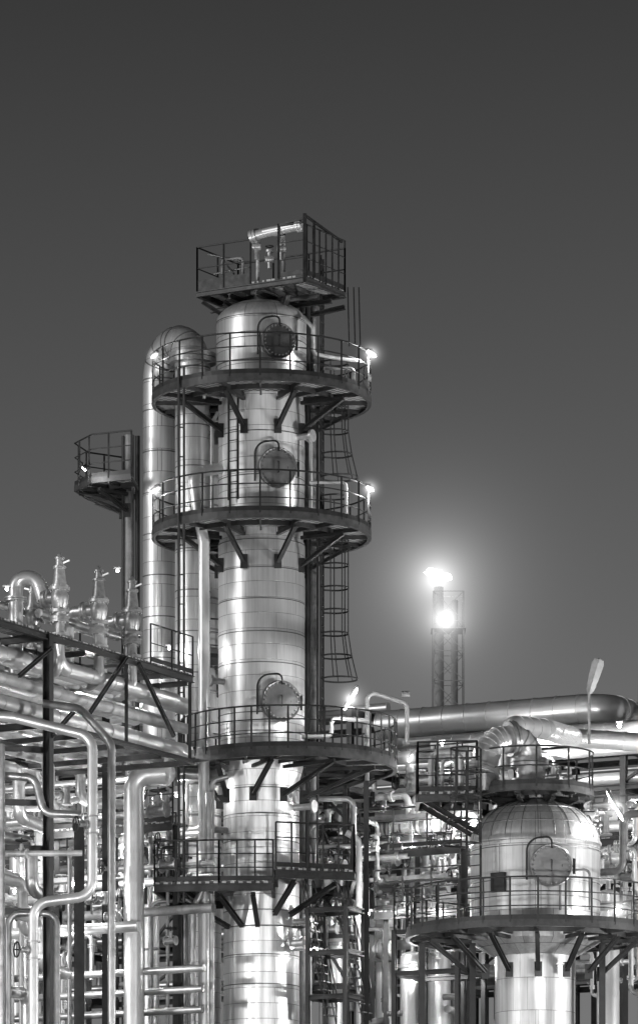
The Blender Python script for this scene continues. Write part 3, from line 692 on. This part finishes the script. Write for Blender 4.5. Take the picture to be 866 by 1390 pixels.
fp([(498,1060,.5),(498,938,.5),(552,955,.5),(552,1010,.5)],.06,M_WHITE,'thin pale lamp-post pipe with bent top',0,.2)
fp([(545,942,3),(556,942,3)],.08,M_WHITE,'small pale lamp head on a bent pipe',0)
def drum(c,axis,r,l,label):
    e=thing('heat_exchanger',c-Z*r,label,'heat exchanger','horizontal heat exchangers')
    a=axis.normalized(); mb=MB()
    n=6; pts=[];rs=[]
    for k in range(n+1): pts.append(c-a*(l/2+r*.5*cos(90*k/n))); rs.append(max(.01,r*sin(90*k/n)))
    for k in range(n,-1,-1): pts.append(c+a*(l/2+r*.5*cos(90*k/n))); rs.append(max(.01,r*sin(90*k/n)))
    mb.tube(pts,rs,28); mk('shell',mb,M_CLEAN,e)
    mb=MB()
    for s in (-.5,-.25,0,.25,.5): mb.cyl(c+a*(l*s-.03),c+a*(l*s+.03),r*1.04,seg=28)
    mb.cyl(c+a*(l*.36-.07),c+a*(l*.36+.07),r*1.2,seg=28); mk('flange',mb,M_GALV,e)
    for s in (-.3,.3): mk('saddle',MB().beam(c+a*l*s-Z*r*1.3,c+a*l*s-Z*r*.75,.5,.12),M_STEEL,e,smooth=False)
drum(G(548,1122,2.0),u,.28,1.9,'small silver horizontal exchanger with flanged end')
drum(G(835,1160,1.0),u,.4,2.2,'silver horizontal exchanger beside the domed vessel')
drum(G(60,1195,4.0),u,.34,2.6,'silver horizontal exchanger among the pipes')
drum(G(500,1290,2.0),u,.26,1.4,'silver horizontal exchanger low in the frame')
def gate_valve(c,sc=1.0,ax=0,grp='gate valves with handwheels'):
    e=thing('gate_valve',c-Z*.3*sc,'small flanged gate valve with round handwheel','valve',grp)
    A,B=(u,Z) if ax==0 else (Z,-v*.8-u*.6)
    B=B.normalized(); C=A.cross(B)
    mb=MB(); mb.cyl(c-A*.2*sc,c+A*.2*sc,.11*sc,seg=14); mb.cyl(c-A*.24*sc,c-A*.2*sc,.18*sc,seg=14); mb.cyl(c+A*.2*sc,c+A*.24*sc,.18*sc,seg=14); mb.cyl(c,c+B*.35*sc,.07*sc,seg=10); mb.cyl(c+B*.16*sc,c+B*.2*sc,.12*sc,seg=12)
    mk('body',mb,M_VALVE,e)
    mb=MB(); mb.tube([c+B*.46*sc+A*(.2*sc*math.cos(a))+C*(.2*sc*math.sin(a)) for a in [k*.5236 for k in range(12)]],.02,6,closed=True); mb.beam(c+B*.46*sc-A*.2*sc,c+B*.46*sc+A*.2*sc,.025,.02,up=B); mb.cyl(c+B*.35*sc,c+B*.55*sc,.02,seg=6)
    mk('handwheel',mb,M_STEEL,e)
rv=random.Random(5)
for (px,py,d) in ((90,1080,-2),(150,1128,-1),(215,1100,-2.2),(230,1175,-2.0),(520,1086,2.8),(560,1062,4),(600,1128,2),(600,1205,1.8),(530,1168,1.5),(820,1120,-1),(850,1190,-2),(445,1110,1),(460,1240,.5),(60,1260,-2.8),(160,1240,-2),(610,1086,2.5),(575,1168,1.5),(405,1280,-1.2)):
    gate_valve(G(px,py,d),rv.uniform(.8,1.2),rv.choice([0,1]))
for i in range(34):
    if i%2: px=rv.uniform(2,240); py=rv.uniform(1000,1310); d_=rv.uniform(-3,1)
    else: px=rv.uniform(446,640); py=rv.uniform(1080,1310); d_=rv.uniform(0,2)
    gate_valve(G(px,py,d_),rv.uniform(.5,1.1),rv.choice([0,1]))
gate_valve(G(46,1290,dF),.95,1); gate_valve(G(126,1120,dF),.95,1); gate_valve(G(30,1159,dF+.3),.7,0)
# ---------------------------------------------------------------- domed vessel
d=-5; VX=gx(726,d); VY=d; k5=(D0+d)/F; RV=88*k5
ves=thing('domed_vessel',(VX,VY,0),'wide silver domed vessel with ring platforms','vessel')
zd=gz(1146,d); HD=1.16; PW=2.0
def dome(a):
    return RV*cos(a)**(2/PW), HD*sin(a)**(2/PW)
prof=[(RV*.62,1.0),(RV*.62,gz(1318,d)),(RV*.62,gz(1300,d)),(RV,gz(1280,d)),(RV,zd-.08),(RV+.04,zd-.06),(RV+.04,zd)]+[(dome(a)[0],zd+dome(a)[1]) for a in range(3,88,3)]
mk('shell',MB().lathe(VX,VY,prof,96),M_CLAD2,ves,origin=(VX,VY,0))
mb=MB()
for a in range(0,360,15):
    pts=[Vector((VX+(dome(b)[0]+.004)*sin(a),VY-(dome(b)[0]+.004)*cos(a),zd+dome(b)[1]+.004)) for b in range(3,84,4)]
    mb.tube(pts,.010,5)
for b in (22,48):
    mb.tube(arc((VX,VY),dome(b)[0]+.006,zd+dome(b)[1]+.006,0,360,72,True),.013,5,closed=True)
for py in (1158,1203,1225):
    mb.tube(arc((VX,VY),RV+.006,gz(py,d),0,360,72,True),.013,5,closed=True)
mk('dome_rib',mb,M_SEAM,ves)
mk('neck',MB().lathe(VX,VY,[(.3,zd+1.06),(.26,zd+1.16),(.42,zd+1.17),(.42,zd+1.25),(.26,zd+1.26),(.26,gz(1055,d))],24),M_VALVE,ves)
manhole(ves,VX,VY,RV,gz(1176,d-1.8),9,.54)
o=Vector((sin(-36),-cos(-36),0)); c=Vector((VX,VY,gz(1197,d-1.5)))+o*(RV+.02)
mk('inspection_box',MB().beam(c-Z*.25,c+Z*.25,.42,.14,up=o),M_STEEL,ves,smooth=False)
ring_platform(ves,(VX,VY),.5,(gx(724,d),VY),82*k5,gz(1076,d),brk=(-60,-20,20,60,180),drop=.25,fascia=.14,sp=.9,mid=1,railh=1.0)
xs=[gx(566,d),gx(645,d)]
poly_platform(ves,[(xs[0],VY-.9),(xs[1],VY-1.1),(xs[1],VY+.6),(xs[0],VY+.8)],gz(1082,d),railed=[0,1,2,3],th=.2,sp=.5,railh=1.3)
for (ya_,yb_) in ((-.7,-.7),(.3,.5)):
    mk('bracket',MB().ibeam(Vector((VX-1.35,VY+ya_,gz(1140,d))),Vector((gx(575,d),VY+yb_,gz(1092,d))),.14,.14),M_STEEL,ves,smooth=False)
cL=(gx(722,d),VY)
ring_platform(ves,(VX,VY),RV+.03,cL,172*k5,gz(1268,d),brk=(-75,-50,-25,0,25,50,75),drop=.85,fascia=.16,sp=.7)
pipe([G(718,1066,d-.1),G(718,1000,d-.1),G(664,1006,d-.6),G(654,1050,d-.8)],.35,M_CLEAN,parent=ves,name='overhead_line',bend=.6,seam=.35,seg=32,endfl=True,bseg=5)
q=G(718,1042,d-.1); mk('flange',MB().cyl(q,q+Z*.1,.5,seg=28).cyl(q+Z*.12,q+Z*.22,.5,seg=28),M_VALVE,ves)
q=G(698,1002,d-.28); t=(G(664,1006,d-.6)-G(718,1000,d-.1)).normalized(); mk('flange',MB().cyl(q,q+t*.08,.46,seg=28).cyl(q+t*.1,q+t*.18,.46,seg=28),M_VALVE,ves)
mk('valve',MB().cyl(G(654,1052,d-.8),G(655,1074,d-.8),.38,.24,20).cyl(G(644,1062,d-1.0),G(668,1062,d-.6),.17,seg=16),M_VALVE,ves)
pipe([G(690,1040,d+.5),G(690,984,d+.6),G(740,990,d+2),G(778,1001,5)],.27,M_CLEAN,parent=ves,name='overhead_line',bend=.45,seam=.4,seg=26)
pipe([G(772,1001,5),G(900,1010,4)],.26,M_CLEAN,label='silver pipe linking the domed vessel to the rack',seam=.5,seg=24)
pipe([G(585,1078,d-.5),G(585,1022,d-.5),G(625,1022,d-.5),G(625,1078,d-.5)],.08,M_WHITE,parent=ves,name='small_line',bend=.22)
pipe([G(600,1078,d),G(600,1030,d),G(618,1030,d),G(618,1078,d)],.05,M_WHITE,parent=ves,name='small_line',bend=.15)
pipe([G(760,1235,d-1.8),G(760,1182,d-1.8),G(800,1180,d-1.6),G(800,1235,d-1.6)],.035,M_GREY,parent=ves,name='small_line',bend=.15)
for (px,py) in ((750,1056),(772,1058)):
    p=G(px,py,d-.6); mk('valve',MB().cyl(p-Z*.3,p+Z*.3,.06,seg=10).cyl(p-u*.14,p+u*.14,.1,seg=12).cyl(p+Z*.28,p+Z*.32,.14,seg=12),M_VALVE,ves)
ladder(ves,gx(640,d),VY-1.5,gz(1268,d),gz(1082,d),-40,cage=True)
for px in (572,640,815,880):
    mk('leg',MB().ibeam(Vector((gx(px,d),VY-.6,0)),Vector((gx(px,d),VY-.6,gz(1284,d))),.16,.16),M_STEEL,ves,smooth=False)
fr=rack('steel_structure',Vector((gx(535,-1),-1,0)),u,v,1,1,[gz(y,-1) for y in (1262,1318)],'open steel structure with railings and pipes',1.9,1.6,braced=(),sec=.12,mat=M_STEEL,beamh=.14)
b0=Vector((gx(535,-1),-1.05,gz(1262,-1))); mk('railing',railmesh([b0,b0+u*1.9],1.1,.6,toe=False),M_STEEL,fr,smooth=False)
fr2=rack('steel_structure',Vector((gx(408),1.3,0)),u,v,1,1,[gz(1060),gz(1110),gz(1198),gz(1260),gz(1330)],'dark steel structure carrying ladders beside the column',1.4,1.5,braced=(0,),sec=.14,mat=M_STEEL,beamh=.18)
fr3=rack('steel_structure',Vector((gx(418,-1.4),-1.4,0)),u,v,1,1,[gz(1232,-1.4),gz(1290,-1.4),gz(1350,-1.4)],'dark steel stair frame tight beside the column',1.15,1.0,braced=(),sec=.1,mat=M_STEEL,beamh=.14)
def stair(p0,p1,w,label):
    e=thing('steel_stair',p0,label,'stairs','steel stairs'); p0=Vector(p0);p1=Vector(p1); s=v*w
    for q in (Vector((0,0,0)),s): mk('stringer',MB().beam(p0+q,p1+q,.03,.14),M_STEEL,e,smooth=False)
    n=int(abs((p1-p0).z)/.22); mb=MB()
    for k in range(1,n): c=p0.lerp(p1,k/n); mb.beam(c,c+s,.18,.025)
    mk('tread',mb,M_GALV,e,smooth=False)
    mb=MB()
    for q in (Vector((0,0,0)),s):
        mb.tube([p0+q+Z*.9,p1+q+Z*.9],.018,6); mb.tube([p0+q+Z*.45,p1+q+Z*.45],.014,6)
        for k in range(5): c=(p0+q).lerp(p1+q,k/4); mb.beam(c,c+Z*.9,.03,.03)
    mk('railing',mb,M_STEEL,e,smooth=False)
pq=G(462,1214,-1.2); stair(Vector((pq.x+.6,pq.y,pq.z-3.4)),Vector((pq.x-.15,pq.y,pq.z-.1)),.5,'steep steel stair beside the column base')
pq=G(412,1228,-1.0); stair(Vector((pq.x+.65,pq.y,pq.z-3.2)),pq,.5,'steep steel stair beside the column base')
stair(G(232,1230,0.0),G(196,1150,0.0),.7,'short steel stair between pipe decks')
for (pts,r,m) in (([(487,1330),(487,1215),(487,1140),(470,1130)],.09,M_WHITE),([(420,1330),(420,1120),(440,1115)],.07,M_GREY),([(430,1150),(500,1148)],.06,M_WHITE),([(410,1085),(480,1084),(480,1140)],.08,M_PIPE)):
    fp(pts,r,m,'pipe threading through the steel frame',.4,.25)
for (px,y0,r,m,dd) in ((205,1010,.06,M_GALV,-.5),(228,1060,.05,M_WHITE,-1.5),(288,1060,.07,M_PIPE,-1.4),(95,1150,.06,M_PIPE,-3),(30,1200,.07,M_WHITE,-3.3),(252,1060,.09,M_PIPE,.2)):
    fp([(px,1500),(px,y0),(px+22,y0-6)],r,m,'slim vertical pipe beside the column base',dd,.2)
for (y,x0,x1,r,m,dd) in ((1183,120,300,.07,M_WHITE,-.5),(1120,-20,240,.12,M_PIPE,1),(1207,60,300,.12,M_CLEAN,.4),(1075,-20,300,.14,M_PIPE,2.6),(1020,-20,190,.13,M_WHITE,3.3),(1245,90,300,.13,M_GREY,-.2),(1135,150,300,.11,M_PIPE,1.4),(1270,-20,200,.15,M_CLEAN,-1),(985,30,240,.16,M_CLEAN,5),(1050,0,170,.16,M_GREY,2),(1225,0,200,.12,M_WHITE,0),(1150,60,300,.15,M_PIPE,2)):
    p=G(x0,y,dd); pipe([p,p+u*((x1-x0)/46.0)],r,m,label='horizontal pipe crossing among the lower steelwork',group='horizontal pipes in the lower steelwork',flange=r<.13,seam=.9)
for (zy,x0,x1,r,m,dd) in ((1316,-20,320,.1,M_PIPE,0),):
    for k in range(3):
        p=G(x0,zy,dd+.4*k); p.z-=.55*k+.3; pipe([p,p+u*((x1-x0)/50.0)],r,m,label='horizontal pipe crossing among the lower steelwork',group='horizontal pipes in the lower steelwork')
# ---------------------------------------------------------------- lamps
e=thing('lamp_post',G(799,1010,2),'slim lamp post with a dull grey paddle shaped luminaire','lamp','lamp posts on the structures')
mk('pole',MB().cyl(G(799,1010,2),G(799,940,2),.04,seg=8),M_GALV,e)
a=G(799,942,2); b=G(813,894,1.8); s=Vector((1,0,-.28)).normalized(); mb=MB()
pr=[(0,.05),(.12,.11),(.5,.15),(.85,.17),(.97,.13),(1,.05)]
vs=[];fs=[]
for f,w in pr:
    c=a.lerp(b,f); vs+= [c-s*w,c+Vector((0,-.07,0)),c+s*w,c+Vector((0,.05,0))]
for i in range(5):
    for k in range(4): fs.append((4*i+k,4*i+(k+1)%4,4*i+4+(k+1)%4,4*i+4+k))
fs+=[(3,2,1,0),(20,21,22,23)]
mb.add(vs,fs); mk('lamp_head',mb,M_GREY,e)
tube_lamp(G(823,1074,-5.5),G(845,1114,-5.7),150,r=.04,glow=.8)
tube_lamp(G(554,1034,-3),G(559,1024,-3),70,glow=.5)
tube_lamp(G(590,1090,1),G(608,1090,1),110)
def bulb(px,py,d,power,r=.09,glow=0):  # most bulbs are added as fill light for the lower pipework
    c=G(px,py,d); e=thing('bulkhead_and_fill_lamp',c,'bright round bulkhead lamp, most of them added as fill','lamp','bulkhead lamps in the plant')
    mk('bulb',MB().sphere(c,r),M_BULB,e); mk('guard',MB().beam(c+Z*(r+.01),c+Z*(r+.05),.2,.2),M_STEEL,e,smooth=False); point(e,c+Vector((0,-.3,-.05)),power*.82)
    if glow: glow_haze(c,glow,.08,.08,'lamp_glow',e,.5,16)
for q in ((838,1236,-6.5,130,.08,.9),(840,985,6,170,.06),(600,1010,6.5,260,.05),(720,1030,8,240,.05),(560,1150,1,240,.05,.5),(640,1120,2,240,.05),(470,1160,1.0,180,.05),
          (30,930,-10,160,.04),(120,925,-6,180,.04),(90,1010,0,230,.05),(190,960,4,190,.05),(60,1130,-1,190,.05),(170,1150,.5,190,.05,.5),(100,1200,-2,140,.05),(220,1200,-1,90,.04),(20,1210,-3,110,.04),(240,1080,0,100,.04),
          (10,800,-11,40,.04),(160,775,-1,50,.04),(860,1090,3,200,.05),(590,1240,0,200,.05),(500,1240,0,180,.04),(230,880,0,80,.04),(80,1300,-2,130,.04),(560,1310,0,190,.04),(760,1312,-8,90,.04),(430,1290,-.5,60,.04),(620,1312,-1,170,.04),(680,1090,5,240,.05)):
    bulb(*q)
def added_flood(p,target,power,size=1.4):  # unseen flood lamps, added to light the column and plant
    p=Vector(p); target=Vector(target); dr=(target-p).normalized()
    e=thing('added_floodlight',(p.x,p.y,0),'unseen flood lamp on a mast, added to light the plant','lamp','added flood lamps outside the view')
    mk('mast',MB().cyl((p.x,p.y,0),(p.x,p.y,p.z-.5),.1,seg=10),M_GALV,e)
    mk('lamp_head',MB().beam(p-dr*.5,p-dr*.12,size,size*.6),M_STEEL,e,smooth=False)
    mk('lens',MB().beam(p-dr*.11,p-dr*.08,size*.9,size*.5),M_TUBE,e,smooth=False)
    l=bpy.data.lights.new('added_flood_light','SPOT'); l.energy=power; l.spot_size=math.radians(75); l.spot_blend=.6; l.shadow_soft_size=.9
    ob=bpy.data.objects.new('added_flood_light',l); put(ob,p,e); ob.rotation_euler=dr.to_track_quat('-Z','Y').to_euler()
added_flood((34,-12,9.0),(CX,CY,27),46000)
added_flood((-30,-36,7.0),(CX,CY,27),28000)
added_flood((16,-50,6),(3,0,22),23000)
added_flood((-12,-54,6),(-5,0,21),22000)
# ---------------------------------------------------------------- flare
fd=480.0; FX=gx(608,fd); e=thing('flare_stack',(FX,fd,0),'distant hazy lattice flare stack with a burning flame','flare stack')
ztop=gz(806,fd)
mb=MB(); hb=2.3; ht=1.9
def lp(i,z):
    h=hb+(ht-hb)*z/ztop; sx,sy=((-1,-1),(1,-1),(1,1),(-1,1))[i]; return Vector((FX+sx*h,fd+sy*h,z))
for i in range(4): mb.beam(lp(i,0),lp(i,ztop),.2,.2)
n=30
for k in range(n):
    z0=ztop*k/n; z1=ztop*(k+1)/n
    for i in range(4):
        j=(i+1)%4; mb.beam(lp(i,z0),lp(j,z1),.08,.08); mb.beam(lp(j,z0),lp(i,z1),.08,.08); mb.beam(lp(i,z1),lp(j,z1),.09,.09)
mk('lattice_tower',mb,M_FLARE,e,smooth=False)
mb=MB(); mb.cyl((FX-.6,fd,0),(FX-1.2,fd,gz(797,fd)),.6,seg=14); mb.cyl((FX+.8,fd,0),(FX+.8,fd,gz(815,fd)),.45,seg=10); mk('riser',mb,M_FLARE,e)
pl_=[(FX-2.2,fd-2.2),(FX+2.2,fd-2.2),(FX+2.2,fd+2.2),(FX-2.2,fd+2.2)]
mk('platform',MB().prism(pl_,gz(856,fd)-.1,gz(856,fd)),M_FLARE,e,smooth=False)
fc=G(593,781,fd)
# irregular flame: two merged tongues leaning downwind
rf=random.Random(4); pts=[];rs=[]
for k in range(17):
    f=k/16; pts.append(fc+Vector((1.9-3.6*f,.0,-.5+1.0*f+.12*math.sin(f*11)))); rs.append(max(.02,.78*math.sin(math.pi*min(1,f*1.02))**.8+.12*math.sin(f*17)))
mk('flame',MB().tube(pts,rs,20),M_FLAME,e)
mk('beacon_lamp',MB().sphere(G(604,841,fd-3.4),.5,.6),M_BEACON,e)
point(e,G(598,800,fd-5),200,1.0)
glow_haze(fc-Z*.4,34,.62,1.3,'flare_glow',e)
glow_haze(G(604,841,fd-4.5),9,.55,.75,'beacon_glow',e)
glow_haze(G(608,900,fd-10),20,.12,7.0,'softening_glow',e)  # extra glow put before the tower to soften its contrast
# ---------------------------------------------------------------- world, sun
w=bpy.data.worlds.new('World'); scene.world=w; w.use_nodes=True; nt=w.node_tree; bg=nt.nodes['Background']
sky=N(nt,'ShaderNodeTexSky'); sky.sky_type='NISHITA'; sky.sun_disc=False
SAZ=-62; SEL=14
sky.sun_elevation=math.radians(SEL); sky.sun_rotation=math.radians(180+62)
bw=N(nt,'ShaderNodeRGBToBW'); nt.links.new(sky.outputs[0],bw.inputs[0])
tc=N(nt,'ShaderNodeTexCoord'); sp=N(nt,'ShaderNodeSeparateXYZ'); nt.links.new(tc.outputs['Generated'],sp.inputs[0])
mr=N(nt,'ShaderNodeMapRange'); mr.inputs[1].default_value=.14; mr.inputs[2].default_value=.32; mr.inputs[3].default_value=2.0; mr.inputs[4].default_value=.66; nt.links.new(sp.outputs[2],mr.inputs[0])
mu=N(nt,'ShaderNodeMath',operation='MULTIPLY'); nt.links.new(bw.outputs[0],mu.inputs[0]); nt.links.new(mr.outputs[0],mu.inputs[1])
nt.links.new(mu.outputs[0],bg.inputs['Color']); bg.inputs['Strength'].default_value=.021
sl=bpy.data.lights.new('fill_sun','SUN'); sl.energy=.8; sl.angle=math.radians(14)  # broad light added to mimic the spread of plant lighting
so=bpy.data.objects.new('fill_sun',sl); COL.objects.link(so)
sd=Vector((sin(SAZ)*cos(SEL),-cos(SAZ)*cos(SEL),sin(SEL))); so.rotation_euler=sd.to_track_quat('Z','Y').to_euler()
# ---------------------------------------------------------------- camera
cd=bpy.data.cameras.new('camera'); cam=bpy.data.objects.new('camera',cd); COL.objects.link(cam)
cam.location=(0,-D0,EYE); cam.rotation_euler=(math.radians(90),0,0)
cd.sensor_fit='VERTICAL'; cd.sensor_height=24; cd.lens=F/1390*24; cd.shift_y=(HZ-695)/1390; cd.clip_end=8000; cd.clip_start=1
scene.camera=cam
scene.view_settings.view_transform='Standard'; scene.view_settings.look='None'; scene.view_settings.exposure=0
